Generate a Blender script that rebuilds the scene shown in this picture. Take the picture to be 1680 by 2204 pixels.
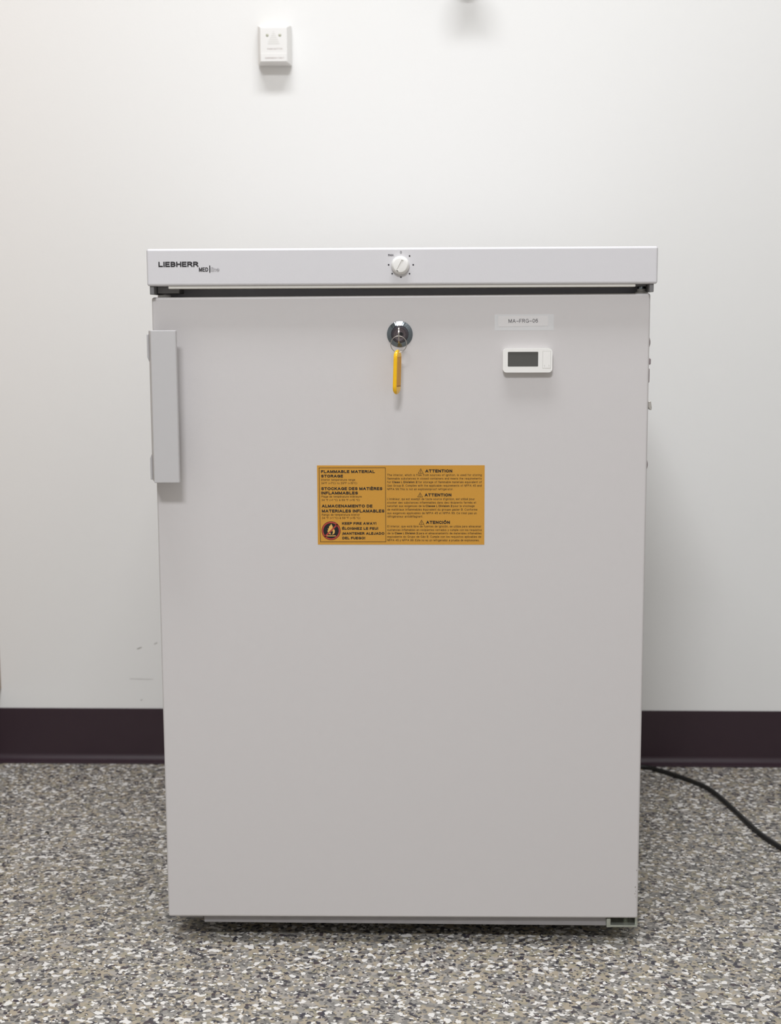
import bpy, bmesh, math, random
from mathutils import Matrix, Vector
for o in list(bpy.data.objects):
    bpy.data.objects.remove(o)
S = bpy.context.scene
COL = S.collection
R = random.Random(7)

# ---------------------------------------------------------------- camera
cd = bpy.data.cameras.new('camera')
cam = bpy.data.objects.new('camera', cd)
COL.objects.link(cam)
rows = ((0.999542014, 0.029987252, -0.004065241),      # right
        (0.000114245, -0.138075192, -0.990421743),     # down
        (-0.030261335, 0.989967679, -0.138015381))     # forward
r, d, f = (Vector(v) for v in rows)
m = Matrix((r, -d, -f)).transposed().to_4x4()
m.translation = Vector((0.03748312, -1.68644722, 0.79365354))
cam.matrix_world = m
cd.sensor_fit = 'VERTICAL'
cd.sensor_height = 36.0
cd.sensor_width = 36.0
cd.lens = 3000.0 / 2204.0 * 36.0
cd.clip_start = 0.02
cd.dof.use_dof = True
cd.dof.focus_distance = 1.67
cd.dof.aperture_fstop = 6.5
S.camera = cam

# ---------------------------------------------------------------- world, lamps, exposure
W = bpy.data.worlds.new('world')
S.world = W
W.use_nodes = True
W.node_tree.nodes['Background'].inputs[0].default_value = (0.9, 0.95, 1, 1)
W.node_tree.nodes['Background'].inputs[1].default_value = 0.05
CEIL = 2.75


def panel(name, x, y, sx, sy, watts, col=(0.965, 0.985, 1.03)):
    l = bpy.data.lights.new(name, 'AREA')
    l.shape = 'RECTANGLE'
    l.size, l.size_y = sx, sy
    l.energy = watts
    l.color = col
    o = bpy.data.objects.new(name, l)
    COL.objects.link(o)
    o.location = (x, y, CEIL - 0.012)
    return o


panel('ceiling_lamp', -0.12, -0.44, 1.2, 0.3, 31)
panel('ceiling_lamp', -0.22, -2.60, 0.7, 0.45, 76)
S.view_settings.view_transform = 'Standard'
S.view_settings.look = 'None'
S.view_settings.exposure = 0.0
S.view_settings.gamma = 1.0
S.view_settings.use_curve_mapping = False


# ---------------------------------------------------------------- materials
def srgb(r, g, b):
    def c(v):
        v /= 255.0
        return v / 12.92 if v <= 0.04045 else ((v + 0.055) / 1.055) ** 2.4
    return (c(r), c(g), c(b), 1)


def mat(name, col, rough=0.5, metal=0.0, bump=0.0, bscale=400.0, var=0.0, vscale=6.0, spec=0.5, coat=0.0):
    M = bpy.data.materials.new(name)
    M.use_nodes = True
    n, l = M.node_tree.nodes, M.node_tree.links
    p = n['Principled BSDF']
    p.inputs['Base Color'].default_value = col
    p.inputs['Roughness'].default_value = rough
    p.inputs['Metallic'].default_value = metal
    p.inputs['Specular IOR Level'].default_value = spec
    p.inputs['Coat Weight'].default_value = coat
    tc = n.new('ShaderNodeTexCoord')
    geo = n.new('ShaderNodeNewGeometry')
    if var:
        t = n.new('ShaderNodeTexNoise')
        t.inputs['Scale'].default_value = vscale
        t.inputs['Detail'].default_value = 4
        l.new(geo.outputs['Position'], t.inputs['Vector'])
        mx = n.new('ShaderNodeMix')
        mx.data_type = 'RGBA'
        mx.inputs[6].default_value = tuple(c * (1 - var) for c in col[:3]) + (1,)
        mx.inputs[7].default_value = tuple(min(1, c * (1 + var)) for c in col[:3]) + (1,)
        l.new(t.outputs['Fac'], mx.inputs[0])
        l.new(mx.outputs[2], p.inputs['Base Color'])
    if bump:
        t = n.new('ShaderNodeTexNoise')
        t.inputs['Scale'].default_value = bscale
        t.inputs['Detail'].default_value = 3
        l.new(geo.outputs['Position'], t.inputs['Vector'])
        b = n.new('ShaderNodeBump')
        b.inputs['Strength'].default_value = bump
        b.inputs['Distance'].default_value = 0.0006
        l.new(t.outputs['Fac'], b.inputs['Height'])
        l.new(b.outputs['Normal'], p.inputs['Normal'])
    return M


def floor_material():
    M = bpy.data.materials.new('flecked_vinyl')
    M.use_nodes = True
    n, l = M.node_tree.nodes, M.node_tree.links
    p = n['Principled BSDF']
    p.inputs['Roughness'].default_value = 0.42
    p.inputs['Specular IOR Level'].default_value = 0.4
    geo = n.new('ShaderNodeNewGeometry')
    warp = n.new('ShaderNodeTexNoise')
    warp.inputs['Scale'].default_value = 260
    warp.inputs['Detail'].default_value = 2
    l.new(geo.outputs['Position'], warp.inputs['Vector'])
    vm = n.new('ShaderNodeVectorMath')
    vm.operation = 'MULTIPLY_ADD'
    vm.inputs[1].default_value = (0.0030, 0.0030, 0)
    l.new(warp.outputs['Color'], vm.inputs[0])
    l.new(geo.outputs['Position'], vm.inputs[2])

    def cells(scale, off):
        a = n.new('ShaderNodeVectorMath')
        a.operation = 'ADD'
        a.inputs[1].default_value = off
        l.new(vm.outputs[0], a.inputs[0])
        v = n.new('ShaderNodeTexVoronoi')
        v.voronoi_dimensions = '2D'
        v.inputs['Scale'].default_value = scale
        l.new(a.outputs[0], v.inputs['Vector'])
        s = n.new('ShaderNodeSeparateColor')
        l.new(v.outputs['Color'], s.inputs[0])
        return s, v

    def ramp(sock, stops):
        c = n.new('ShaderNodeValToRGB')
        c.color_ramp.interpolation = 'CONSTANT'
        e = c.color_ramp.elements
        while len(e) < len(stops):
            e.new(0.5)
        for el, (pos, col) in zip(e, stops):
            el.position = pos
            el.color = col
        l.new(sock, c.inputs[0])
        return c

    def over(base, sock, lo, top):
        g = n.new('ShaderNodeMath')
        g.operation = 'GREATER_THAN'
        g.inputs[1].default_value = lo
        l.new(sock, g.inputs[0])
        mx = n.new('ShaderNodeMix')
        mx.data_type = 'RGBA'
        l.new(g.outputs[0], mx.inputs[0])
        l.new(base, mx.inputs[6])
        if hasattr(top, 'is_linked'):
            l.new(top, mx.inputs[7])
        else:
            mx.inputs[7].default_value = top
        return mx.outputs[2]
    s1, _ = cells(120, (0, 0, 0))
    base = ramp(s1.outputs[0], [(0, srgb(*FL['beige'])), (0.30, srgb(*FL['grey'])), (0.52, srgb(*FL['olive'])),
                                (0.68, srgb(*FL['pale'])), (0.84, srgb(*FL['mid']))]).outputs[0]
    s2, _ = cells(190, (3.1, 1.7, 0))
    tops = ramp(s2.outputs[1], [(0, srgb(*FL['mid'])), (0.4, srgb(*FL['pale'])), (0.7, srgb(*FL['beige']))]).outputs[0]
    c = over(base, s2.outputs[0], 0.60, tops)
    s3, _ = cells(210, (7.3, 2.9, 0))
    dk = ramp(s3.outputs[1], [(0, srgb(*FL['dark'])), (0.45, srgb(*FL['dim'])), (0.8, srgb(*FL['plum']))]).outputs[0]
    c = over(c, s3.outputs[0], 0.84, dk)
    s4, _ = cells(430, (1.3, 8.9, 0))
    c = over(c, s4.outputs[0], 0.88, srgb(*FL['dim']))
    c = over(c, s4.outputs[1], 0.965, srgb(*FL['white']))
    s5, _ = cells(165, (5.7, 4.1, 0))
    c = over(c, s5.outputs[0], 0.935, srgb(*FL['white']))
    s6, _ = cells(260, (2.2, 6.6, 0))
    c = over(c, s6.outputs[0], 0.945, srgb(*FL['white']))
    l.new(c, p.inputs['Base Color'])
    b = n.new('ShaderNodeBump')
    b.inputs['Strength'].default_value = 0.15
    b.inputs['Distance'].default_value = 0.0004
    l.new(warp.outputs['Fac'], b.inputs['Height'])
    l.new(b.outputs['Normal'], p.inputs['Normal'])
    return M


FL = dict(beige=(168, 157, 138), grey=(148, 145, 139), olive=(157, 150, 130), pale=(166, 160, 152), mid=(130, 127, 122),
          dark=(62, 60, 68), dim=(86, 84, 83), plum=(76, 66, 70), white=(228, 225, 220))

M_WALL = mat('wall_paint', srgb(240, 239, 236), 0.75, bump=0.25, bscale=330, spec=0.25)
M_WALL2 = mat('grey_wall_paint', srgb(186, 184, 180), 0.8, bump=0.2, bscale=330)  # for walls out of view, greyed to cut bounced light
M_CEIL = mat('ceiling_paint', srgb(236, 235, 230), 0.9, bump=0.3, bscale=120)
M_FLOOR = floor_material()
M_BASE = mat('plum_rubber', srgb(54, 38, 46), 0.42, var=0.05, vscale=30, spec=0.45)
M_ENAMEL = mat('white_enamel', srgb(206, 202, 201), 0.34, bump=0.10, bscale=700, spec=0.45)
M_HOOD = mat('white_top_enamel', srgb(213, 211, 213), 0.34, bump=0.08, bscale=700, spec=0.45)
M_LIP = mat('white_plastic_lip', srgb(222, 219, 212), 0.5)
M_PLASTIC = mat('white_plastic', srgb(236, 234, 230), 0.32, bump=0.03)
M_HANDLE = mat('grey_white_plastic', srgb(193, 191, 191), 0.30, bump=0.05, bscale=500)
M_GASKET = mat('dark_grey_gasket', srgb(196, 195, 202), 0.6, var=0.05, vscale=40)
M_BRACKET = mat('grey_bracket', srgb(128, 127, 128), 0.5, metal=0.3)
M_RAIL = mat('grey_rail_steel', srgb(150, 147, 148), 0.5, metal=0.2, var=0.12, vscale=90)
M_ZINC = mat('zinc_plate', srgb(186, 190, 180), 0.33, metal=0.75, var=0.15, vscale=160)
M_CHROME = mat('chrome', srgb(124, 132, 138), 0.12, metal=1.0)  # base colour lowered to stand in for dark room reflections on the lock
M_CHROME_REFL = mat('chrome_dark_reflection', srgb(96, 92, 98), 0.24, metal=1.0)  # dark reflections in the lock's inner ring, put into the base colour
M_CYL = mat('lock_face', srgb(128, 120, 124), 0.3, metal=1.0, var=0.2, vscale=400)
M_STEEL = mat('key_steel', srgb(178, 172, 164), 0.25, metal=1.0)
M_BLACK = mat('black_void', srgb(16, 15, 16), 0.7)
M_INK = mat('black_ink', srgb(28, 22, 18), 0.6)
M_LOGO = mat('dark_grey_print', srgb(36, 33, 36), 0.5)
M_LOGO2 = mat('pale_grey_print', srgb(140, 136, 138), 0.5)
M_MARK = mat('dial_print', srgb(46, 42, 50), 0.5)
M_OCHRE = mat('ochre_sticker', srgb(202, 146, 52), 0.5, var=0.05, vscale=900)
M_RED = mat('red_print', srgb(172, 62, 50), 0.5)
M_FLAME = mat('yellow_print', srgb(222, 176, 92), 0.5)
M_SCREEN = mat('dark_grey_screen', srgb(84, 83, 80), 0.3, var=0.03, vscale=50)
M_YELLOW = mat('yellow_tag_plastic', srgb(246, 190, 14), 0.22, spec=0.6)
M_INSERT = mat('tan_tag_paper', srgb(214, 154, 46), 0.5, var=0.1, vscale=900)
M_INSERT_END = mat('tag_paper_edge', srgb(168, 118, 52), 0.6)
M_PAPER = mat('white_label_paper', srgb(219, 216, 215), 0.5)
M_TAPE = mat('clear_tape', srgb(214, 213, 213), 0.26)
M_CORD = mat('black_cord_rubber', srgb(26, 25, 24), 0.45)
M_BEIGE = mat('beige_laminate', srgb(172, 150, 128), 0.5, var=0.06, vscale=12)
M_DARKFIT = mat('dark_grey_fitting', srgb(70, 68, 60), 0.5)
M_FAINT = mat('faint_brown_print', srgb(178, 164, 158), 0.6)
M_SLOT = mat('pale_slot', srgb(206, 204, 196), 0.6)
M_LENS = mat('grey_screw_metal', srgb(170, 170, 150), 0.3, metal=0.9)
M_SCUFF = mat('grey_scuff', srgb(132, 126, 116), 0.8)
M_PLUG = mat('grey_plug', srgb(150, 138, 140), 0.5)
M_CLIP = mat('pale_clip', srgb(196, 192, 186), 0.2, metal=0.5)

# ---------------------------------------------------------------- helpers
WPOS = {}


def wn_mod(o):
    md = o.modifiers.new('weighted_normal', 'WEIGHTED_NORMAL')
    md.keep_sharp = True
    md.weight = 90


def link(name, bm, material, parent=None, smooth=None, mats=None):
    """one mesh object, its origin at the middle of its bounds"""
    bmesh.ops.recalc_face_normals(bm, faces=bm.faces)
    xs = [v.co for v in bm.verts]
    lo = Vector([min(c[i] for c in xs) for i in range(3)])
    hi = Vector([max(c[i] for c in xs) for i in range(3)])
    c = (lo + hi) / 2
    bmesh.ops.translate(bm, verts=bm.verts, vec=-c)
    me = bpy.data.meshes.new(name)
    bm.to_mesh(me)
    bm.free()
    for mm in (mats or [material]):
        me.materials.append(mm)
    if smooth:
        me.set_sharp_from_angle(angle=math.radians(smooth))
        for p in me.polygons:
            p.use_smooth = True
    o = bpy.data.objects.new(name, me)
    COL.objects.link(o)
    if smooth:
        wn_mod(o)
    WPOS[o.name] = c
    if parent:
        o.parent = parent
        o.location = c - WPOS[parent.name]
    else:
        o.location = c
    return o


def thing(name, label, cat, loc, group=None):
    o = bpy.data.objects.new(name, None)
    o.empty_display_size = 0.05
    COL.objects.link(o)
    o.location = loc
    WPOS[o.name] = Vector(loc)
    o['label'] = label
    o['category'] = cat
    if group:
        o['group'] = group
    return o


def tag(o, label, cat):
    o['label'] = label
    o['category'] = cat
    return o


def struct(o):
    o['kind'] = 'structure'
    return o


def bev(bm, w, seg=2, edges=None):
    bmesh.ops.bevel(bm, geom=edges or bm.edges[:], offset=w, segments=seg, profile=0.5, affect='EDGES', clamp_overlap=True)
    return bm


def box(x0, x1, y0, y1, z0, z1, w=0.0, seg=2, bm=None):
    b = bmesh.new()
    bmesh.ops.create_cube(b, size=1)
    for v in b.verts:
        v.co = Vector((x0 if v.co.x < 0 else x1, y0 if v.co.y < 0 else y1, z0 if v.co.z < 0 else z1))
    if w:
        bev(b, w, seg)
    return merge(bm, b)


def merge(bm, b):
    if bm is None:
        return b
    t = bpy.data.meshes.new('tmp')
    b.to_mesh(t)
    b.free()
    bm.from_mesh(t)
    bpy.data.meshes.remove(t)
    return bm


def rrect(w, h, rad, n=5):
    pts = []
    for cx, cy, a0 in ((w / 2 - rad, h / 2 - rad, 0), (-w / 2 + rad, h / 2 - rad, 90), (-w / 2 + rad, -h / 2 + rad, 180), (w / 2 - rad, -h / 2 + rad, 270)):
        for i in range(n + 1):
            a = math.radians(a0 + 90 * i / n)
            pts.append((cx + rad * math.cos(a), cy + rad * math.sin(a)))
    return pts


def prism_xz(pts, cx, cz, y0, y1, w=0.0, seg=2, bm=None):
    """outline in x,z (facing -y), from the front y0 to the back y1; only the front rim bevelled"""
    b = bmesh.new()
    a = [b.verts.new((cx + x, y0, cz + z)) for x, z in pts]
    c = [b.verts.new((cx + x, y1, cz + z)) for x, z in pts]
    n = len(pts)
    ff = b.faces.new(a)
    b.faces.new(c[::-1])
    for i in range(n):
        b.faces.new((a[i], c[i], c[(i + 1) % n], a[(i + 1) % n]))
    if w:
        bev(b, w, seg, [e for e in ff.edges])
    return merge(bm, b)


def plate(pts, y, bm=None, mi=0):
    """flat print: a polygon in x,z at depth y"""
    b = bm or bmesh.new()
    fce = b.faces.new([b.verts.new((x, y, z)) for x, z in pts])
    fce.material_index = mi
    return b


def lathe(prof, c, n=48, axis='y', bm=None):
    """profile (radius, depth) turned about an axis through c"""
    b = bmesh.new()
    rings = []
    for rad, t in prof:
        if rad < 1e-6:
            rings.append([b.verts.new((0, t, 0))])
        else:
            rings.append([b.verts.new((rad * math.cos(2 * math.pi * i / n), t, rad * math.sin(2 * math.pi * i / n))) for i in range(n)])
    for p, q in zip(rings, rings[1:]):
        for i in range(n):
            j = (i + 1) % n
            if len(p) == 1 and len(q) == 1:
                continue
            if len(p) == 1:
                b.faces.new((p[0], q[i], q[j]))
            elif len(q) == 1:
                b.faces.new((p[i], q[0], p[j]))
            else:
                b.faces.new((p[i], q[i], q[j], p[j]))
    if axis == 'x':
        rot = Matrix.Rotation(-math.pi / 2, 4, 'Z')      # +y becomes +x
        bmesh.ops.transform(b, matrix=rot, verts=b.verts)
    if axis == 'z':
        bmesh.ops.transform(b, matrix=Matrix.Rotation(math.pi / 2, 4, 'X'), verts=b.verts)   # +y becomes +z
    bmesh.ops.translate(b, verts=b.verts, vec=c)
    return merge(bm, b)


def tube(path, rad, n=12, closed=False, bm=None):
    b = bmesh.new()
    P = [Vector(p) for p in path]
    N = len(P)
    rings = []
    up = None
    for i in range(N):
        a = P[(i - 1) % N] if (closed or i > 0) else P[i]
        c = P[(i + 1) % N] if (closed or i < N - 1) else P[i]
        t = (c - a).normalized()
        if up is None:
            up = Vector((0, 0, 1)) if abs(t.z) < 0.9 else Vector((1, 0, 0))
        u = (up - t * up.dot(t)).normalized()
        up = u
        v = t.cross(u)
        rings.append([b.verts.new(P[i] + rad * (math.cos(2 * math.pi * k / n) * u + math.sin(2 * math.pi * k / n) * v)) for k in range(n)])
    for i in range(N if closed else N - 1):
        p, q = rings[i], rings[(i + 1) % N]
        for k in range(n):
            b.faces.new((p[k], p[(k + 1) % n], q[(k + 1) % n], q[k]))
    if not closed:
        b.faces.new(rings[0][::-1])
        b.faces.new(rings[-1])
    return merge(bm, b)


def cut(o, bms):
    """carve shapes (given where they stand) out of an object"""
    had = len(o.modifiers)
    o.modifiers.clear()
    bpy.context.view_layer.update()
    for cb in bms:
        bmesh.ops.recalc_face_normals(cb, faces=cb.faces)
        me = bpy.data.meshes.new('cutter')
        cb.to_mesh(me)
        cb.free()
        c = bpy.data.objects.new('cutter', me)
        COL.objects.link(c)
        c.location = (0, 0, 0)
        md = o.modifiers.new('b', 'BOOLEAN')
        md.operation = 'DIFFERENCE'
        md.solver = 'EXACT'
        md.object = c
        bpy.context.view_layer.update()
        dg = bpy.context.evaluated_depsgraph_get()
        new = bpy.data.meshes.new_from_object(o.evaluated_get(dg))
        o.modifiers.clear()
        new.name = o.name
        o.data = new
        bpy.data.objects.remove(c)
        bpy.data.meshes.remove(me)
    if had:
        wn_mod(o)
    return o


def arc(cx, cy, rx, ry, a0, a1, n=None):
    n = n or max(3, int(abs(a1 - a0) / 24))
    return [(cx + rx * math.cos(math.radians(a0 + (a1 - a0) * i / n)), cy + ry * math.sin(math.radians(a0 + (a1 - a0) * i / n))) for i in range(n + 1)]


def ell(cx, cy, rx, ry):
    return arc(cx, cy, rx, ry, 0, 360, 18)


# a plain grotesque drawn with pen strokes: (core width, strokes); capital height 1, small letters 0.72
H_ = 0.72
GL = {
    'A': (.70, [[(0, 0), (.35, 1)], [(.35, 1), (.70, 0)], [(.15, .33), (.55, .33)]]),
    'B': (.56, [[(0, 0), (0, 1)], [(0, 1), (.31, 1)] + arc(.31, .76, .21, .24, 80, -80) + [(.31, .52), (0, .52)], [(.31, .52)] + arc(.31, .26, .25, .26, 80, -80) + [(.31, 0), (0, 0)]]),
    'C': (.64, [arc(.35, .5, .35, .5, 42, 318)]),
    'D': (.62, [[(0, 0), (0, 1)], [(0, 1), (.27, 1)] + arc(.27, .5, .35, .5, 80, -80) + [(.27, 0), (0, 0)]]),
    'E': (.52, [[(0, 0), (0, 1)], [(0, 1), (.5, 1)], [(0, .52), (.45, .52)], [(0, 0), (.52, 0)]]),
    'F': (.48, [[(0, 0), (0, 1)], [(0, 1), (.48, 1)], [(0, .5), (.41, .5)]]),
    'G': (.70, [arc(.36, .5, .36, .5, 45, 318) + [(.70, .14)], [(.70, .10), (.70, .46)], [(.70, .46), (.42, .46)]]),
    'H': (.58, [[(0, 0), (0, 1)], [(.58, 0), (.58, 1)], [(0, .52), (.58, .52)]]),
    'I': (0, [[(0, 0), (0, 1)]]),
    'J': (.40, [[(.40, 1), (.40, .26)] + arc(.2, .26, .2, .26, -10, -175)]),
    'K': (.60, [[(0, 0), (0, 1)], [(.57, 1), (.04, .40)], [(.2, .58), (.60, 0)]]),
    'L': (.46, [[(0, 0), (0, 1)], [(0, 0), (.46, 0)]]),
    'M': (.72, [[(0, 0), (0, 1)], [(.72, 0), (.72, 1)], [(.03, .97), (.36, .06)], [(.36, .06), (.69, .97)]]),
    'N': (.58, [[(0, 0), (0, 1)], [(.58, 0), (.58, 1)], [(.03, .96), (.55, .04)]]),
    'O': (.74, [ell(.37, .5, .37, .5)]),
    'P': (.56, [[(0, 0), (0, 1)], [(0, 1), (.31, 1)] + arc(.31, .74, .25, .26, 80, -80) + [(.31, .48), (0, .48)]]),
    'R': (.60, [[(0, 0), (0, 1)], [(0, 1), (.32, 1)] + arc(.32, .75, .24, .25, 80, -80) + [(.32, .5), (0, .5)], [(.34, .48), (.60, 0)]]),
    'S': (.56, [arc(.28, .75, .26, .25, 25, 265) + arc(.28, .25, .28, .25, 80, -158)]),
    'T': (.60, [[(0, 1), (.60, 1)], [(.30, 1), (.30, 0)]]),
    'U': (.58, [[(0, 1), (0, .3)] + arc(.29, .3, .29, .3, 190, 350) + [(.58, .3), (.58, 1)]]),
    'W': (.94, [[(0, 1), (.24, .02)], [(.24, .02), (.47, .98)], [(.47, .98), (.70, .02)], [(.70, .02), (.94, 1)]]),
    'Y': (.64, [[(0, 1), (.32, .45)], [(.64, 1), (.32, .45)], [(.32, .45), (.32, 0)]]),
    'Z': (.58, [[(0, 1), (.56, 1)], [(.54, .98), (.03, .02)], [(0, 0), (.58, 0)]]),
    'a': (.42, [arc(.21, .50, .19, .22, 155, 5) + [(.40, .46), (.40, 0)], [(.40, .42), (.2, .40)] + arc(.17, .2, .17, .2, 100, 265) + [(.30, .04), (.40, .16)]]),
    'b': (.44, [[(0, 1), (0, 0)], ell(.22, .36, .22, .36)]),
    'c': (.40, [arc(.22, .36, .22, .36, 40, 320)]),
    'd': (.44, [ell(.22, .36, .22, .36), [(.44, 1), (.44, 0)]]),
    'e': (.44, [[(0, .38), (.44, .38)] + arc(.22, .36, .22, .36, 12, 318)]),
    'f': (.24, [arc(.23, .83, .13, .17, 80, 180) + [(.10, .7), (.10, 0)], [(0, .72), (.22, .72)]]),
    'g': (.44, [ell(.22, .36, .22, .36), [(.44, .72), (.44, -.06)] + arc(.22, -.06, .22, .22, -15, -150)]),
    'h': (.40, [[(0, 1), (0, 0)], arc(.2, .5, .2, .22, 165, 0) + [(.40, .4), (.40, 0)]]),
    'i': (0, [[(0, .67), (0, 0)], [(0, 1.03), (0, 1.05)]]),
    'k': (.38, [[(0, 1), (0, 0)], [(.36, .72), (.03, .30)], [(.14, .44), (.38, 0)]]),
    'l': (0, [[(0, 1), (0, 0)]]),
    'm': (.64, [[(0, .72), (0, 0)], arc(.16, .52, .16, .2, 165, 0) + [(.32, .4), (.32, 0)], arc(.48, .52, .16, .2, 165, 0) + [(.64, .4), (.64, 0)]]),
    'n': (.40, [[(0, .72), (0, 0)], arc(.2, .5, .2, .22, 165, 0) + [(.40, .4), (.40, 0)]]),
    'o': (.46, [ell(.23, .36, .23, .36)]),
    'p': (.44, [[(0, .72), (0, -.28)], ell(.22, .36, .22, .36)]),
    'q': (.44, [ell(.22, .36, .22, .36), [(.44, .72), (.44, -.28)]]),
    'r': (.22, [[(0, .72), (0, 0)], arc(.2, .46, .2, .26, 165, 85)]),
    's': (.38, [arc(.19, .54, .17, .18, 25, 262) + arc(.19, .18, .19, .18, 82, -155)]),
    't': (.24, [[(.1, .92), (.1, .14)] + arc(.21, .14, .11, .14, 190, 275), [(0, .72), (.22, .72)]]),
    'u': (.40, [[(0, .72), (0, .22)] + arc(.2, .22, .2, .22, 190, 345), [(.40, .72), (.40, 0)]]),
    'v': (.42, [[(0, .72), (.21, 0)], [(.21, 0), (.42, .72)]]),
    'w': (.62, [[(0, .72), (.16, 0)], [(.16, 0), (.31, .70)], [(.31, .70), (.46, 0)], [(.46, 0), (.62, .72)]]),
    'x': (.40, [[(0, 0), (.40, .72)], [(0, .72), (.40, 0)]]),
    'y': (.42, [[(0, .72), (.21, .03)], [(.42, .72), (.17, -.16), (.10, -.25), (.02, -.26)]]),
    'z': (.38, [[(0, .72), (.37, .72)], [(.35, .70), (.03, .02)], [(0, 0), (.38, 0)]]),
    '0': (.50, [ell(.25, .5, .25, .5)]),
    '1': (.22, [[(.0, .76), (.22, 1)], [(.22, 1), (.22, 0)]]),
    '2': (.50, [arc(.25, .74, .25, .26, 165, -35) + [(.02, .02)], [(0, 0), (.5, 0)]]),
    '3': (.50, [arc(.24, .76, .22, .24, 150, -85), arc(.24, .26, .26, .26, 88, -150)]),
    '4': (.54, [[(.40, 0), (.40, 1)], [(.40, 1), (.02, .31)], [(0, .28), (.54, .28)]]),
    '5': (.50, [[(.46, 1), (.10, 1)], [(.09, 1), (.04, .55)], [(.04, .52)] + arc(.24, .32, .26, .32, 115, -150)]),
    '6': (.52, [ell(.26, .31, .26, .31), arc(.29, .5, .29, .5, 55, 195)]),
    '9': (.52, [ell(.26, .69, .26, .31), arc(.23, .5, .29, .5, -125, 15)]),
    '.': (0, [[(0, 0), (0, .02)]]), ',': (.02, [[(.02, .03), (0, -.15)]]), "'": (0, [[(0, 1), (0, .80)]]),
    '(': (.16, [arc(.48, .38, .48, .66, 132, 228)]), ')': (.16, [arc(-.32, .38, .48, .66, 48, -48)]),
    '+': (.44, [[(0, .42), (.44, .42)], [(.22, .20), (.22, .64)]]), '\u00b0': (.20, [ell(.10, .88, .10, .12)]),
    '!': (0, [[(0, 1), (0, .50)], [(0, 0), (0, .02)]]), '\u00a1': (0, [[(0, .24), (0, -.26)], [(0, .72), (0, .74)]]),
    '\u2013': (.50, [[(0, .40), (.50, .40)]]),
}
ACC = {'\u00c8': ('E', 0), '\u00c9': ('E', 1), '\u00d3': ('O', 1), '\u00e9': ('e', 1), '\u00e8': ('e', 0), '\u00e0': ('a', 0), '\u00e1': ('a', 1), '\u00f3': ('o', 1), '\u00ed': ('i', 1)}
for ch, (base, acute) in ACC.items():
    w_, st_ = GL[base]
    top_ = 1.0 if base.isupper() else H_
    c_ = w_ / 2
    mark_ = [(c_ - .04, top_ + .20), (c_ + .10, top_ + .34)] if acute else [(c_ + .04, top_ + .20), (c_ - .10, top_ + .34)]
    GL[ch] = (w_, [s_ for s_ in st_ if not (base == 'i' and s_[0][1] > .9)] + [mark_])


def text(bm, s, x0, x1, zb, cap, y, w=0.13, rot=0.0, mi=0, gap=0.17):
    """flat lettering facing -y, from x0 to x1, baseline zb, capital height cap; w is the stroke weight"""
    core = sum(GL[c][0] + gap if c != ' ' else 0.40 for c in s) - gap
    nst = sum(1 for c in s if c != ' ')
    kx = ((x1 - x0) / cap - nst * w) / core
    cxm, czm = (x0 + x1) / 2, zb + cap / 2
    pen = 0.0
    lay = [0.0]                                         # strokes lie a hair over one another like ink

    def put(px, pz):
        X_, Z_ = x0 + px * cap, zb + pz * cap
        if rot:
            dx, dz = X_ - cxm, Z_ - czm
            X_, Z_ = cxm + dx * math.cos(rot) - dz * math.sin(rot), czm + dx * math.sin(rot) + dz * math.cos(rot)
        return bm.verts.new((X_, y - lay[0], Z_))
    for c in s:
        if c == ' ':
            pen += 0.40 * kx
            continue
        cw, strokes = GL[c]
        for st in strokes:
            P = [Vector((pen + w / 2 + px * kx, w / 2 + pz * (1 - w))) for px, pz in st]
            lay[0] = (lay[0] + 0.00001) % 0.00005
            closed = (P[0] - P[-1]).length < 1e-6
            if closed:
                P = P[:-1]
            else:
                P[0] = P[0] + (P[0] - P[1]).normalized() * (w / 2)
                P[-1] = P[-1] + (P[-1] - P[-2]).normalized() * (w / 2)
            n = len(P)
            L_, R_ = [], []
            for i in range(n):
                a = P[i - 1] if (i or closed) else P[i]
                b_ = P[(i + 1) % n] if (i < n - 1 or closed) else P[i]
                t1 = (P[i] - a).normalized() if (P[i] - a).length > 1e-9 else (b_ - P[i]).normalized()
                t2 = (b_ - P[i]).normalized() if (b_ - P[i]).length > 1e-9 else t1
                t = (t1 + t2).normalized()
                nn = Vector((-t.y, t.x))
                h = (w / 2) / max(0.6, nn.dot(Vector((-t1.y, t1.x))))
                L_.append(P[i] + nn * h)
                R_.append(P[i] - nn * h)
            lv = [put(v.x, v.y) for v in L_]
            rv = [put(v.x, v.y) for v in R_]
            for i in range(n if closed else n - 1):
                j = (i + 1) % n
                fc = bm.faces.new((lv[i], rv[i], rv[j], lv[j]))
                fc.material_index = mi
        pen += w + (cw + gap) * kx
    return bm


def disc(rad, n=20):
    return [(rad * math.cos(2 * math.pi * i / n), rad * math.sin(2 * math.pi * i / n)) for i in range(n)]


# ---------------------------------------------------------------- the room
WY = 0.7375
XL, XR, YF = -2.2, 0.80, -4.6
struct(link('floor', box(XL, XR, YF, WY + 0.1, -0.1, 0), M_FLOOR))
wb = struct(link('wall_back', box(XL - 0.1, XR + 0.1, WY, WY + 0.1, 0, CEIL), M_WALL))
struct(link('wall_left', box(XL - 0.1, XL, YF, WY, 0, CEIL), M_WALL2))
struct(link('shade_wall_right', box(XR, XR + 0.1, YF, WY, 0, CEIL), M_WALL2))  # added out of view, close in, to darken the right side
struct(link('wall_front', box(XL - 0.1, XR + 0.1, YF - 0.1, YF, 0, CEIL), M_WALL2))
struct(link('ceiling', box(XL - 0.1, XR + 0.1, YF - 0.1, WY + 0.1, CEIL, CEIL + 0.1), M_CEIL))

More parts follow.
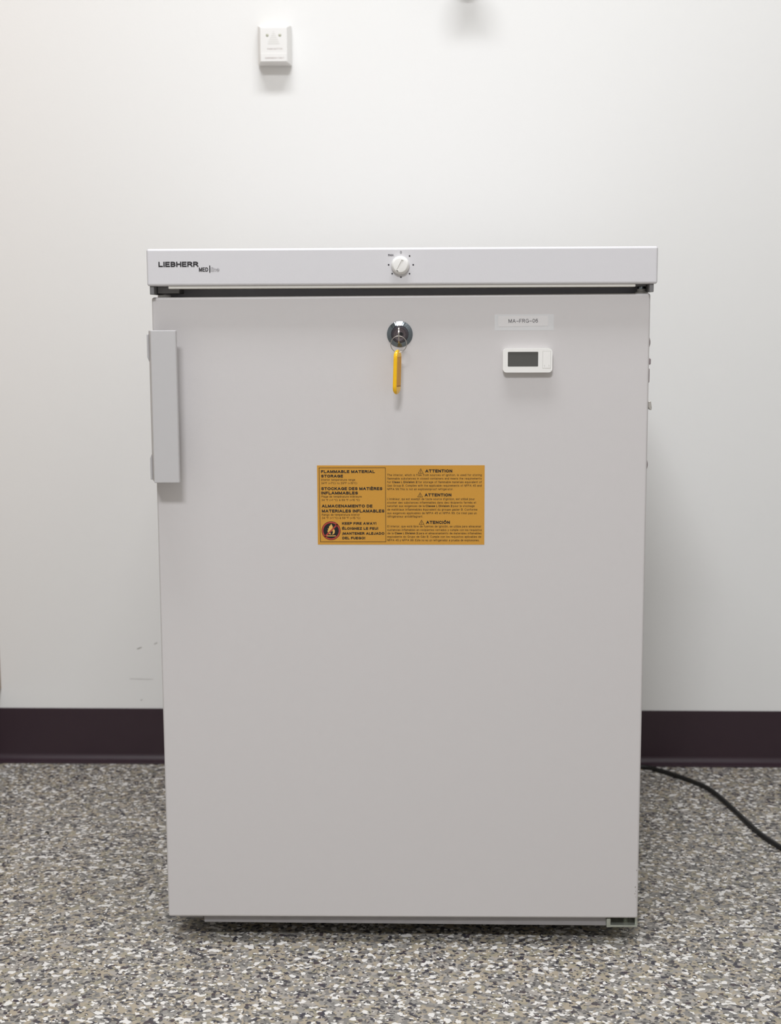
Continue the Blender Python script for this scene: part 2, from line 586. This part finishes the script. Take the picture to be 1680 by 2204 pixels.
# coved rubber base: straight leg, concave toe
prof = [(WY, 0.0985), (WY - 0.0016, 0.0985), (WY - 0.0027, 0.0978), (WY - 0.003, 0.0966), (WY - 0.003, 0.016)]
for i in range(1, 9):
    a = math.radians(90 * i / 8)
    prof.append((WY - 0.003 - 0.0125 * (1 - math.cos(a)), 0.016 - 0.0125 * math.sin(a)))
prof += [(WY - 0.0172, 0.0022), (WY - 0.0174, 0.0008), (WY - 0.0172, 0.0), (WY, 0.0)]
b = bmesh.new()
A = [b.verts.new((XL, y, z)) for y, z in prof]
B = [b.verts.new((XR, y, z)) for y, z in prof]
for i in range(len(prof)):
    j = (i + 1) % len(prof)
    b.faces.new((A[i], A[j], B[j], B[i]))
b.faces.new(A)
b.faces.new(B[::-1])
struct(link('baseboard_back', b, M_BASE, smooth=40))


def scuff(pts, w):
    top = [(x, z + w * (0.3 + 0.7 * math.sin(math.pi * (i + 0.5) / len(pts)))) for i, (x, z) in enumerate(pts)]
    link('scuff_mark', plate(top + [(x, z - w * 0.3) for x, z in pts[::-1]], WY - 0.0003), M_SCUFF, wb)


scuff([(-0.4915, 0.2078), (-0.489, 0.2083), (-0.4865, 0.2098), (-0.483, 0.2108)], 0.0011)
scuff([(-0.4605, 0.2165), (-0.458, 0.2178), (-0.4545, 0.2194)], 0.0009)
scuff([(-0.506, 0.1530), (-0.492, 0.1525), (-0.478, 0.1521), (-0.464, 0.1524)], 0.0004)
scuff([(-0.4875, 0.1128), (-0.4862, 0.1135), (-0.4848, 0.1147)], 0.0010)
scuff([(0.5257, 0.4655), (0.5259, 0.460), (0.5262, 0.455)], 0.0008)

# ---------------------------------------------------------------- refrigerator
fr = thing('refrigerator', 'white undercounter refrigerator with dial on top panel and ochre warning sticker on door', 'refrigerator', (0, 0.29, 0))
HY = -0.0150
link('cabinet', box(-0.2985, 0.2985, 0.05, 0.59, 0.032, 0.833, 0.003), M_ENAMEL, fr, 30)
link('door_gasket', box(-0.292, 0.292, 0.0405, 0.0515, 0.05, 0.8315, 0.003), M_GASKET, fr, 30)
# worktop cover with its deep front band
hood = box(-0.30251, 0.30206, HY, 0.59, 0.83203, 0.87579, 0.0030, 4)
link('top_cover', hood, M_HOOD, fr, 50)
link('cover_lip', box(-0.27756, 0.27671, HY + 0.003, 0.052, 0.82881, 0.8325, 0.0006, 1), M_LIP, fr, 30)

b = bmesh.new()
text(b, 'LIEBHERR', -0.28802, -0.24034, 0.85446, 0.00614, HY - 0.0002, 0.245, gap=0.09)
link('logo_lettering', b, M_LOGO, fr)
b = bmesh.new()
text(b, 'MED', -0.23984, -0.22877, 0.84883, 0.00493, HY - 0.0002, 0.19, gap=0.12)
plate([(-0.22757, 0.84752), (-0.22636, 0.84752), (-0.22636, 0.85597), (-0.22757, 0.85597)], HY - 0.0002, b)
text(b, 'line', -0.22566, -0.2156, 0.84883, 0.00493, HY - 0.0002, 0.22, mi=1, gap=0.10)
text(b, 'line', -0.22533, -0.21592, 0.84908, 0.00443, HY - 0.00035, 0.115, mi=2, gap=0.225)
link('series_lettering', b, None, fr, mats=[M_LOGO, M_LOGO2, M_HOOD])

KX, KZ = -0.00083, 0.85496
for dx, dz in ((0.01014, 0.86583), (0.01446, 0.85547), (0.01004, 0.8452), (-0.00012, 0.84118), (-0.01048, 0.84531), (-0.01461, 0.85567)):
    b = bmesh.new()
    plate([(dx + x, dz + z) for x, z in disc(0.00098, 16)], HY - 0.0002, b)
    link('dial_mark', b, M_MARK, fr)
b = bmesh.new()
text(b, '0', -0.00093, 0.00088, 0.86864, 0.00302, HY - 0.0002, 0.13)
text(b, 'max.', -0.01521, -0.00807, 0.86573, 0.00302, HY - 0.0002, 0.14)
link('dial_lettering', b, M_MARK, fr)
knob = link('control_knob', lathe([(0.0, 0.001), (0.0108, 0.001), (0.0109, -0.001), (0.0107, -0.0032), (0.0098, -0.0056), (0.0084, -0.0072), (0.0078, -0.0076), (0.0, -0.0078)], (KX, HY, KZ), 64), M_PLASTIC, fr, 35)
g = box(-0.0013, 0.0013, -0.0095, -0.0062, -0.0064, 0.0064)
for v in g.verts:                                   # groove runs out deeper at the pointer end
    if v.co.y > -0.007 and v.co.z > 0:
        v.co.y -= 0.0002
bmesh.ops.transform(g, matrix=Matrix.Translation((KX, HY, KZ)) @ Matrix.Rotation(math.radians(27), 4, 'Y'), verts=g.verts)
g2 = box(-0.0011, 0.0011, -0.0095, -0.0050, -0.0080, -0.0069)
bmesh.ops.transform(g2, matrix=Matrix.Translation((KX, HY, KZ)) @ Matrix.Rotation(math.radians(27), 4, 'Y'), verts=g2.verts)
cut(knob, [g, g2])

# the door, a hair out of square with the cover
q = [(-0.3006, 0.0354), (0.2971, 0.0385), (0.2966, 0.8214), (-0.3006, 0.8191)]
dm = bmesh.new()
A = [dm.verts.new((x, 0, z)) for x, z in q]
B = [dm.verts.new((x, 0.041, z)) for x, z in q]
dm.faces.new(A)
dm.faces.new(B[::-1])
for i in range(4):
    dm.faces.new((A[i], B[i], B[(i + 1) % 4], A[(i + 1) % 4]))
bev(dm, 0.0030, 4)
door = link('door', dm, M_ENAMEL, fr, 50)

# handle: C-section grip hung on the door edge
sec = [(-0.2663, -0.0265), (-0.2660, -0.0275), (-0.2660, -0.0338), (-0.2668, -0.0348), (-0.2950, -0.0348), (-0.2960, -0.0342), (-0.3044, -0.004), (-0.3046, 0.030),
       (-0.3011, 0.030), (-0.3011, -0.002), (-0.2935, -0.0265)]
hz0, hz1 = 0.5984, 0.7800
b = bmesh.new()
A = [b.verts.new((x, y, hz0)) for x, y in sec]
B = [b.verts.new((x, y, hz1)) for x, y in sec]
b.faces.new(A)
b.faces.new(B[::-1])
for i in range(len(sec)):
    j = (i + 1) % len(sec)
    b.faces.new((A[i], A[j], B[j], B[i]))
bev(b, 0.0020, 3, [e for e in b.edges if abs(e.verts[0].co.z - e.verts[1].co.z) < 1e-6])
hd = link('door_handle', b, M_HANDLE, fr, 30)
for z0, z1, s in ((0.7478, 0.7752, -1), (0.5992, 0.6252, 1)):
    b = bmesh.new()
    e = z0 if s < 0 else z1
    zz = [z0, z1]
    inner, outer = -0.3040, -0.3064
    lo, hi = (z0 - 0.006, z1) if s < 0 else (z0, z1 + 0.006)
    P4 = [(inner, lo), (outer, z0), (outer, z1), (inner, hi)]
    A = [b.verts.new((x, -0.006, z)) for x, z in P4]
    B = [b.verts.new((x, 0.028, z)) for x, z in P4]
    b.faces.new(A)
    b.faces.new(B[::-1])
    for i in range(4):
        j = (i + 1) % 4
        b.faces.new((A[i], B[i], B[j], A[j]))
    bev(b, 0.0005, 1)
    link('mounting_pad', b, M_HANDLE, hd, 30)

# hinge hardware above and below the door
for s in (-1, 1):
    x = (-0.3000, -0.2950) if s < 0 else (0.2932, 0.2982)
    link('hinge_cover', box(x[0], x[1], -0.011, 0.051, 0.8222 if s < 0 else 0.8226, 0.8322, 0.0005, 1), M_BRACKET, fr, 30)
link('hinge_plate', box(-0.2948, -0.268, 0.008, 0.051, 0.8236, 0.8322, 0.0006, 1), M_BRACKET, fr, 30)
link('hinge_bushing', lathe([(0, 0.8222), (0.0074, 0.8222), (0.0080, 0.8214), (0.0080, 0.8188), (0, 0.8188)], (-0.2890, 0.022, 0), 32, 'z'), M_PLASTIC, fr, 35)
link('hinge_plate', box(0.262, 0.2925, 0.008, 0.051, 0.8296, 0.8322, 0.0006, 1), M_BRACKET, fr, 30)
hp = link('hinge_bushing', lathe([(0, 0.8268), (0.0052, 0.8268), (0.0054, 0.8238), (0.0078, 0.8232), (0.0080, 0.8205), (0, 0.8205)], (0.2885, 0.021, 0), 32, 'z'), M_PLASTIC, fr, 35)
link('hinge_pin', lathe([(0, 0.8300), (0.0050, 0.8300), (0.0050, 0.8266), (0, 0.8266)], (0.2885, 0.021, 0), 32, 'z'), M_CHROME, hp, 35)
link('base_rail', box(-0.2560, 0.2585, 0.009, 0.075, 0.0245, 0.0366, 0.0006, 1), M_RAIL, fr, 30)
hb = link('hinge_plug', lathe([(0, 0.0372), (0.0105, 0.0372), (0.0088, 0.0320), (0.0070, 0.0312), (0, 0.0312)], (-0.2845, 0.024, 0), 32, 'z'), M_PLASTIC, fr, 35)
link('corner_bracket', box(-0.2890, -0.2570, 0.012, 0.07, 0.0290, 0.0345, 0.001, 1), M_RAIL, fr, 30)
# zinc lower hinge at the right: a folded plate and a pin
b = box(0.2622, 0.2975, 0.004, 0.055, 0.0246, 0.0278, 0.0010, 2)
box(0.2580, 0.2640, 0.004, 0.055, 0.0238, 0.0362, 0.0018, 2, bm=b)
box(0.2945, 0.2982, 0.008, 0.055, 0.0246, 0.0370, 0.0014, 2, bm=b)
lh = link('lower_hinge', b, M_ZINC, fr, 35)
link('hinge_pin', lathe([(0, 0.0378), (0.0068, 0.0378), (0.0050, 0.0330), (0.0042, 0.0276), (0, 0.0276)], (0.2852, 0.024, 0), 28, 'z'), M_ZINC, lh, 35)
for x in (-0.262, 0.262):
    for y in (0.11, 0.54):
        link('foot', lathe([(0, 0.034), (0.012, 0.034), (0.012, 0.010), (0.018, 0.007), (0.018, 0.0), (0, 0.0)], (x, y, 0), 24, 'z'), M_GASKET, fr, 35)

for x, z, w_, h_ in ((0.2942, 0.1015, 0.0007, 0.0022), (0.2928, 0.0790, 0.0009, 0.0026), (0.2936, 0.0742, 0.0006, 0.0016), (0.2925, 0.0705, 0.0007, 0.0020), (0.2938, 0.0665, 0.0005, 0.0014)):
    link('scuff_mark', plate([(x, z), (x + w_, z + h_ * 0.4), (x + w_ * 0.7, z + h_), (x - w_ * 0.3, z + h_ * 0.6)], -0.00015), M_SCUFF, fr)

# plugs, tape and clip on the hinge-side edge of the door
for z in (0.7632, 0.6153):
    link('side_plug', lathe([(0.0, 0.0026), (0.003, 0.0024), (0.006, 0.0014), (0.0076, -0.001), (0, -0.001)], (0.2967, 0.014, z), 24, 'x'), M_PLUG, fr, 35)
b = box(0.2962, 0.2982, 0.006, 0.014, 0.7150, 0.7320, 0.0008, 1)
box(0.2962, 0.2996, 0.006, 0.016, 0.7365, 0.7440, 0.0014, 2, bm=b)
link('sensor_lead', b, M_PLUG, fr, 35)
b = bmesh.new()
A = [(0.2966, 0.6930), (0.3000, 0.6932), (0.3012, 0.6850), (0.3008, 0.6822), (0.2990, 0.6824), (0.2966, 0.6860)]
prism_xz(A, 0, 0, 0.003, 0.018, 0.0006, 1, bm=b)
link('cable_clip', b, M_CLIP, fr, 30)

# lock let into the door
LX, LZ = -0.0020, 0.7741
lkb = lathe([(0.0145, 0.001), (0.01535, 0.001), (0.0155, -0.0006), (0.0152, -0.0012), (0.0107, -0.0027), (0.0104, -0.0028)], (LX, 0, LZ), 72)
for v in lkb.verts:                                  # radial machining marks
    if v.co.y < -0.0011:
        v.co.y += R.uniform(-0.00006, 0.00006)
lk = link('door_lock', lkb, M_CHROME, fr)
link('lock_collar', lathe([(0.0105, -0.0027), (0.0101, -0.0022), (0.0086, -0.0024), (0.0080, -0.0026), (0.0, -0.0026)], (LX, 0, LZ), 64), M_CHROME_REFL, lk, 40)
cy = link('lock_cylinder', lathe([(0.0079, -0.0015), (0.0079, -0.0040), (0.0075, -0.0045), (0.0071, -0.0040), (0.0048, -0.0038), (0.0044, -0.0043), (0.0, -0.0043)], (LX, 0, LZ), 64), M_CYL, lk, 30)
link('keyway', lathe([(0, -0.0046), (0.0024, -0.0046), (0.0024, -0.0040), (0, -0.0040)], (LX + 0.0016, 0, LZ), 24), M_BLACK, lk)

# name label under clear tape
nl = link('name_label', box(0.1114, 0.1820, -0.00012, 0.00005, 0.7781, 0.7972), M_TAPE, fr)
b = bmesh.new()
lo = [(0.1159, 0.7824), (0.1752, 0.7835), (0.1751, 0.7953), (0.1154, 0.7952)]
A = [b.verts.new((x, -0.00034, z)) for x, z in lo]
B = [b.verts.new((x, -0.00005, z)) for x, z in lo]
b.faces.new(A)
b.faces.new(B[::-1])
for i in range(4):
    b.faces.new((A[i], B[i], B[(i + 1) % 4], A[(i + 1) % 4]))
link('paper_strip', b, M_PAPER, nl)
b = bmesh.new()
text(b, 'MA\u2013FRG\u201306', 0.1281, 0.1631, 0.7872, 0.0044, -0.0005, 0.11, rot=math.radians(0.6))
link('lettering', b, M_MARK, nl)

# small temperature display
td_c = (0.1507, 0.7424)
td = link('temperature_display', prism_xz(rrect(0.0590, 0.0286, 0.0046, 10), td_c[0], td_c[1], -0.0085, 0.0005, 0.0011, 3), M_PLASTIC, fr, 40)
sw, sh = 0.0362, 0.0176
sx0, sz0 = 0.1452, 0.7439
bx0, bz0 = 0.1735, 0.7430
cut(td, [prism_xz(rrect(sw, sh, 0.0008, 3), sx0, sz0, -0.012, -0.0074),
         box(bx0 - 0.00490, bx0 + 0.00490, -0.012, -0.0078, bz0 - 0.01040, bz0 + 0.01040)])
link('screen', prism_xz(rrect(sw - 0.0002, sh - 0.0002, 0.0007, 3), sx0, sz0, -0.0077, -0.0072), M_SCREEN, td)
bc = box(bx0 - 0.00468, bx0 + 0.00468, -0.0085, -0.0076, bz0 - 0.0099, bz0 + 0.0102, 0.0002, 1)
bcv = link('battery_cover', bc, M_PLASTIC, td)
cut(bcv, [box(bx0 + dx - 0.00035, bx0 + dx + 0.00035, -0.0092, -0.0080, bz0 - 0.0104, bz0 - 0.0062) for dx in (-0.0027, 0.0027)])


# warning sticker
def X(px):
    return -0.1034 + (px - 682.4) * (0.2039 / 359.8)


def Z(py):
    return 0.6159 - (py - 1001.5) * (0.0976 / 170.8)


SY = -0.0004
ws = link('warning_label', box(X(682.4), X(1042.2), -0.00025, 0.00005, Z(1172.3), Z(1001.5)), M_OCHRE, fr)
LEFT = [('FLAMMABLE MATERIAL', 691.1, 806.8, 1017.9, 6.2, 1), ('STORAGE', 691.1, 738.2, 1027.5, 6.2, 1), ('Interior temperature range', 691.1, 764.2, 1034.4, 4.3, 0),
        ('34\u00b0F (+1\u00b0C) to 59\u00b0F (+15\u00b0C)', 691, 768.6, 1041.7, 4.3, 0), ('STOCKAGE DES MATI\u00c8RES', 691, 822.7, 1054.6, 6.4, 1), ('INFLAMMABLES', 691, 770, 1064, 6.4, 1),
        ('Plage de temp\u00e9rature int\u00e9rieure', 691.2, 778, 1070.6, 4.3, 0), ('34 \u00b0F (+1 \u00b0C) \u00e0 59 \u00b0F (+15 \u00b0C)', 691.2, 774, 1078, 4.3, 0),
        ('ALMACENAMIENTO DE', 691.7, 801.2, 1092.1, 6.4, 1), ('MATERIALES INFLAMABLES', 691.7, 826.9, 1102.8, 6.4, 1), ('Rango de temperatura interior', 691.7, 773.7, 1109.7, 4.3, 0),
        ('34 \u00b0F (+1 \u00b0C) \u00e0 59 \u00b0F (+15 \u00b0C)', 691.7, 774.7, 1116.7, 4.3, 0), ('KEEP FIRE AWAY!', 735.3, 809.3, 1129.3, 5.6, 1), ('\u00c9LOIGNEZ LE FEU!', 735.3, 813.2, 1140.2, 5.6, 1),
        ('\u00a1MANTENER ALEJADO', 735.6, 826.6, 1151, 5.6, 1), ('DEL FUEGO!', 735.6, 785, 1161, 5.6, 1)]
a0 = 833.1
RIGHT = [('ATTENTION', 915, 972.9, 1016.9, 6.6, 1), ('The interior, which is free from sources of ignition, is used for storing', a0, 1036, 1024.4, 4.5, 0),
         ('flammable substances in closed containers and meets the requirements', a0, 1035.7, 1032, 4.5, 0), ('for', a0, 841.4, 1039.6, 4.5, 0), ('Class I, Division 2', 843.6, 898.1, 1039.6, 4.5, 2),
         ('for storage of flammable materials equivalent of', 900.3, 1036, 1039.6, 4.5, 0), ('Gas Group B. Complies with the applicable requirements of NFPA 45 and', a0, 1035.7, 1047.1, 4.5, 0),
         ('NFPA 99.This is not an explosionproof refrigerator.', a0, 975, 1054.7, 4.5, 0), ('ATTENTION', 913.6, 971, 1068.3, 6.6, 1),
         ('L\'int\u00e9rieur, qui est exempt de toute source d\'ignition, est utilis\u00e9 pour', a0, 1021.1, 1076, 4.5, 0), ('stocker des substances inflammables dans des r\u00e9cipients ferm\u00e9s et', a0, 1024.3, 1083.6, 4.5, 0),
         ('satisfait aux exigences de la', a0, 913.6, 1091, 4.5, 0), ('Classe I, Division 2', 915.6, 973.1, 1091, 4.5, 2), ('pour le stockage', 974.7, 1021, 1091, 4.5, 0),
         ('de mat\u00e9riaux inflammables \u00e9quivalent du groupe gazier B. Conforme', a0, 1026.9, 1098.6, 4.5, 0), ('aux exigences applicables de NFPA 45 et NFPA 99. Ce n\'est pas un', a0, 1025.4, 1106.3, 4.5, 0),
         ('r\u00e9frig\u00e9rateur antid\u00e9flagrant.', a0, 909.7, 1113.7, 4.5, 0), ('ATENCI\u00d3N', 916.7, 967.9, 1127.4, 6.6, 1),
         ('El interior, que est\u00e1 libre de fuentes de ignici\u00f3n, se utiliza para almacenar', a0, 1035.4, 1135, 4.5, 0), ('sustancias inflamables en recipientes cerrados y cumple con los requisitos', a0, 1036.6, 1142.6, 4.5, 0),
         ('de la', a0, 846.7, 1149.9, 4.5, 0), ('Clase I, Division 2', 848.8, 899, 1149.9, 4.5, 2), ('para el almacenamiento de materiales inflamables', 900.9, 1036, 1149.9, 4.5, 0),
         ('equivalente do Grupo de G\u00e1s B. Cumple con los requisitos aplicables de', a0, 1035.4, 1157.4, 4.5, 0), ('NFPA 45 y NFPA 99. Este no es un refrigerador a prueba de explosiones.', a0, 1031.4, 1165, 4.5, 0)]
b = bmesh.new()
for s, xa, xb, yb, cap, kind in LEFT + RIGHT:
    text(b, s, X(xa), X(xb), Z(yb), cap * 0.000569, SY, (0.125, 0.255, 0.20)[kind], gap=(0.14, 0.11, 0.12)[kind])
link('lettering', b, M_INK, ws)


def line(bm, p0, p1, w, y=SY, mi=0):
    p0, p1 = Vector(p0), Vector(p1)
    t = (p1 - p0).normalized() * (w / 2)
    n2 = Vector((-t.y, t.x))
    return plate([p0 - t - n2, p1 + t - n2, p1 + t + n2, p0 - t + n2], y, bm, mi)


b = bmesh.new()
cs = [(X(686.8), Z(1006.8)), (X(829.3), Z(1006.6)), (X(829.8), Z(1166.2)), (X(688.2), Z(1166.4))]
for i in range(4):
    line(b, cs[i], cs[(i + 1) % 4], 0.00052)
link('border_line', b, M_INK, ws)
for cx_, cy0, cy1 in ((905.3, 1008.8, 1018.6), (903.9, 1060.2, 1069.4), (907, 1119.2, 1128.6)):
    b = bmesh.new()
    pts = [(X(cx_), Z(cy0)), (X(cx_ + 5.3), Z(cy1)), (X(cx_ - 5.3), Z(cy1))]
    for i in range(3):
        line(b, pts[i], pts[(i + 1) % 3], 0.00042)
    line(b, (X(cx_), Z(cy0 + 3.6)), (X(cx_), Z(cy0 + 6.6)), 0.00055)
    line(b, (X(cx_), Z(cy0 + 8.0)), (X(cx_), Z(cy0 + 8.2)), 0.00055)
    link('warning_triangle', b, M_INK, ws)


def ZQ(zx, zy):       # sign drawn in the sticker's own grid
    return (X(670 + zx / 8.842), Z(990 + zy / 8.842))


b = bmesh.new()
cc = ZQ(366, 1347)
k = 0.2039 / 359.8 / 8.842
plate([(cc[0] + x, cc[1] + z) for x, z in disc(181 * k, 48)], SY + 0.00002, b, 0)
ro, ri = disc(174 * k, 48), disc(148 * k, 48)
for i in range(48):
    j = (i + 1) % 48
    plate([(cc[0] + p[0], cc[1] + p[1]) for p in (ro[i], ro[j], ri[j], ri[i])], SY - 0.00006, b, 1)
flame = [(372, 1213), (384, 1240), (399, 1270), (394, 1312), (412, 1292), (420, 1318), (433, 1330), (437, 1365), (430, 1395), (408, 1416), (384, 1421), (398, 1395), (403, 1365),
         (395, 1333), (384, 1366), (374, 1338), (357, 1358), (349, 1388), (364, 1421), (332, 1411), (306, 1386), (297, 1350), (312, 1330), (303, 1296), (322, 1312), (329, 1268), (352, 1243)]
plate([ZQ(x, y) for x, y in flame], SY - 0.00002, b, 2)
line(b, ZQ(287, 1446), ZQ(448, 1446), 16 * k, SY - 0.00002, 2)
line(b, ZQ(478, 1236), ZQ(256, 1452), 27 * k, SY - 0.00006, 1)
link('prohibition_sign', b, None, ws, mats=[M_BLACK, M_RED, M_FLAME])

# ---------------------------------------------------------------- key with its yellow tag, hanging in the lock
ky = thing('key', 'yellow plastic key tag on a split ring with key left in door lock', 'key', (LX, -0.012, 0.770))
b = box(-0.00305, -0.00195, -0.0200, -0.0030, 0.7700, 0.7768, 0.0002, 1)
bow = prism_xz([(0.0068 * math.cos(2 * math.pi * i / 28), 0.0098 * math.sin(2 * math.pi * i / 28)) for i in range(28)], 0, 0, -0.0006, 0.0006)
bmesh.ops.transform(bow, matrix=Matrix.Translation((-0.0025, -0.0245, 0.7735)) @ Matrix.Rotation(math.pi / 2, 4, 'Z'), verts=bow.verts)
merge(b, bow)
kb = link('key_blade', b, M_STEEL, ky, 30)
hole = lathe([(0, -0.004), (0.0016, -0.004), (0.0016, 0.004), (0, 0.004)], (-0.0025, -0.0245, 0.7715), 20, 'x')
cut(kb, [hole])
rp = []
for i in range(40):
    a = 2 * math.pi * i / 40
    rp.append((-0.0029 + 0.0094 * math.cos(a), -0.0245 + 0.0012 * math.sin(a), 0.7626 + 0.0096 * math.sin(a)))
link('key_ring', tube(rp, 0.00048, 8, True), M_STEEL, ky, 60)
# stadium tag seen nearly edge-on
TW, TH, TT = 0.0190, 0.0530, 0.0048
tg = bmesh.new()
rings = []
for i in range(41):
    u = -math.cos(math.pi * i / 40)
    z = u * TH / 2
    e = max(0.0, (abs(z) - (TH / 2 - TW / 2)) / (TW / 2))
    w_ = max(0.0008, TW * math.sqrt(max(0, 1 - e * e)))
    e2 = max(0.0, (abs(z) - (TH / 2 - 0.0062)) / 0.0062)
    t_ = max(0.0006, TT * math.sqrt(max(0, 1 - e2 * e2)))
    rr = min(0.0016, w_ / 2.2, t_ / 2.2)
    rings.append([tg.verts.new((x, y, z)) for x, y in rrect(w_, t_, rr, 4)])
for p_, q_ in zip(rings, rings[1:]):
    for k in range(len(p_)):
        tg.faces.new((p_[k], p_[(k + 1) % len(p_)], q_[(k + 1) % len(p_)], q_[k]))
tg.faces.new(rings[0])
tg.faces.new(rings[-1])
T = Matrix.Translation((-0.0048, -0.0243, 0.7297)) @ Matrix.Rotation(math.radians(1.8), 4, 'Y') @ Matrix.Rotation(math.radians(74), 4, 'Z')
bmesh.ops.transform(tg, matrix=T, verts=tg.verts)
tgo = link('key_tag', tg, M_YELLOW, ky, 40)
h2 = lathe([(0, -0.006), (0.0016, -0.006), (0.0016, 0.006), (0, 0.006)], (0, 0, 0.0236), 20)
bmesh.ops.transform(h2, matrix=T, verts=h2.verts)
wn = prism_xz(rrect(TW - 0.0036, 0.0355, 0.0010, 3), 0, 0.0005, -TT, -TT / 2 + 0.0004)
bmesh.ops.transform(wn, matrix=T, verts=wn.verts)
cut(tgo, [h2, wn])
wn = prism_xz(rrect(TW - 0.0038, 0.0353, 0.0009, 3), 0, 0.0005, -TT / 2 + 0.0001, -TT / 2 + 0.0006)
bmesh.ops.transform(wn, matrix=T, verts=wn.verts)
link('tag_insert', wn, M_INSERT, tgo)
wn = box(-(TW - 0.004) / 2, (TW - 0.004) / 2, -TT / 2 - 0.0001, -TT / 2 + 0.0002, -0.0169, -0.0157)
bmesh.ops.transform(wn, matrix=T, verts=wn.verts)
link('insert_edge', wn, M_INSERT_END, tgo)

# ---------------------------------------------------------------- panic button on the wall
pb = thing('panic_button', 'small white panic button box on the wall above the refrigerator', 'button', (-0.227, WY, 1.2141))
b = bmesh.new()
bx = [(-0.2550, 1.2141), (-0.1994, 1.2138), (-0.1994, 1.2785), (-0.2550, 1.2785)]
fx = [(-0.2489, 1.2152), (-0.2036, 1.2149), (-0.2036, 1.2712), (-0.2489, 1.2712)]
lv = []
for y, pts in ((WY, bx), (WY - 0.012, bx), (WY - 0.034, fx)):
    lv.append([b.verts.new((x, y, z)) for x, z in pts])
for p_, q_ in zip(lv, lv[1:]):
    for i in range(4):
        j = (i + 1) % 4
        b.faces.new((p_[i], p_[j], q_[j], q_[i]))
b.faces.new(lv[0][::-1])
b.faces.new(lv[2])
bev(b, 0.0013, 2)
hs = link('housing', b, M_PLASTIC, pb, 35)
PY = WY - 0.034
# raised push flap over the lower half
link('push_flap', box(-0.2480, -0.2046, PY - 0.0008, PY + 0.0005, 1.2160, 1.2292, 0.0004, 1), M_PLASTIC, pb)
for x in (-0.2366, -0.2157):
    link('screw', lathe([(0, -0.0008), (0.0018, -0.0007), (0.0025, 0.0002), (0.0025, 0.0006), (0, 0.0006)], (x, PY, 1.2581), 20), M_LENS, pb, 35)
for i, w in enumerate((0.0016, 0.0050, 0.0078, 0.0118, 0.0152, 0.0176, 0.0194)):
    z = 1.2637 - i * 0.0032
    link('grille_slot', box(-0.2263 - w / 2, -0.2263 + w / 2, PY - 0.0002, PY + 0.0003, z - 0.0004, z + 0.0004), M_SLOT, pb)
b = bmesh.new()
text(b, 'PANIC BUTTON', -0.2368, -0.2118, 1.2352, 0.0024, PY - 0.0003, 0.14)
text(b, 'EMERGENCY ONLY', -0.2402, -0.2091, 1.2204, 0.0024, PY - 0.0011, 0.14)
link('lettering', b, M_FAINT, pb)

# ---------------------------------------------------------------- things at the edges of the picture
wf = thing('wall_hook', 'dark grey wall fitting just peeking in at the top edge', 'hook', (0.0885, WY, 1.3665))
link('stem', lathe([(0, -0.055), (0.013, -0.055), (0.013, 0.0), (0, 0.0)], (0.0885, WY, 1.3665), 24), M_DARKFIT, wf, 35)
link('knob', lathe([(0, -0.082), (0.016, -0.080), (0.0225, -0.072), (0.024, -0.062), (0.021, -0.052), (0.0, -0.050)], (0.0885, WY, 1.3665), 32), M_DARKFIT, wf, 35)

wc = thing('wall_cabinet', 'beige laminate cabinet edge at the left border above the purple baseboard', 'cabinet', (-0.95, WY - 0.2, 0.134))
link('body', box(-1.16, -0.7397, WY - 0.40, WY, 0.134, 1.75, 0.001, 1), M_BEIGE, wc)
dp = link('door', box(-1.158, -0.7415, WY - 0.42, WY - 0.401, 0.136, 1.748, 0.001, 1), M_BEIGE, wc)
link('pull', box(-0.79, -0.78, WY - 0.44, WY - 0.42, 0.85, 0.98, 0.003, 2), M_STEEL, dp, 35)

# black cord snaking out from behind the refrigerator
ctl = [(0.30, 0.655), (0.355, 0.712), (0.4113, 0.7090), (0.4352, 0.6901), (0.4569, 0.6653), (0.4828, 0.6315), (0.5032, 0.5937), (0.5161, 0.5391), (0.5242, 0.4911), (0.5335, 0.4328), (0.5433, 0.3813), (0.5597, 0.3323), (0.585, 0.27), (0.63, 0.20), (0.70, 0.13)]
pts = []
for i in range(len(ctl) - 1):
    p0, p1, p2, p3 = (Vector(ctl[max(0, min(len(ctl) - 1, i + k))]) for k in (-1, 0, 1, 2))
    for s in range(6):
        t = s / 6
        v = 0.5 * ((2 * p1) + (-p0 + p2) * t + (2 * p0 - 5 * p1 + 4 * p2 - p3) * t * t + (-p0 + 3 * p1 - 3 * p2 + p3) * t ** 3)
        pts.append((v.x, v.y, 0.0039))
b = tube(pts, 0.0039, 12)
tag(link('power_cord', b, M_CORD, None, 60), 'black power cord curving across the floor to the right of the refrigerator', 'cord')

# a curl of dark lint on the floor
lp = [(-0.5660, 0.3810, 0.0008), (-0.5640, 0.3825, 0.0012), (-0.5618, 0.3812, 0.0014), (-0.5608, 0.3780, 0.0012), (-0.5600, 0.3745, 0.0008)]
tag(link('lint', tube(lp, 0.0013, 8), M_CORD, None, 60), 'tiny dark curl of lint on the speckled floor left of the refrigerator', 'lint')
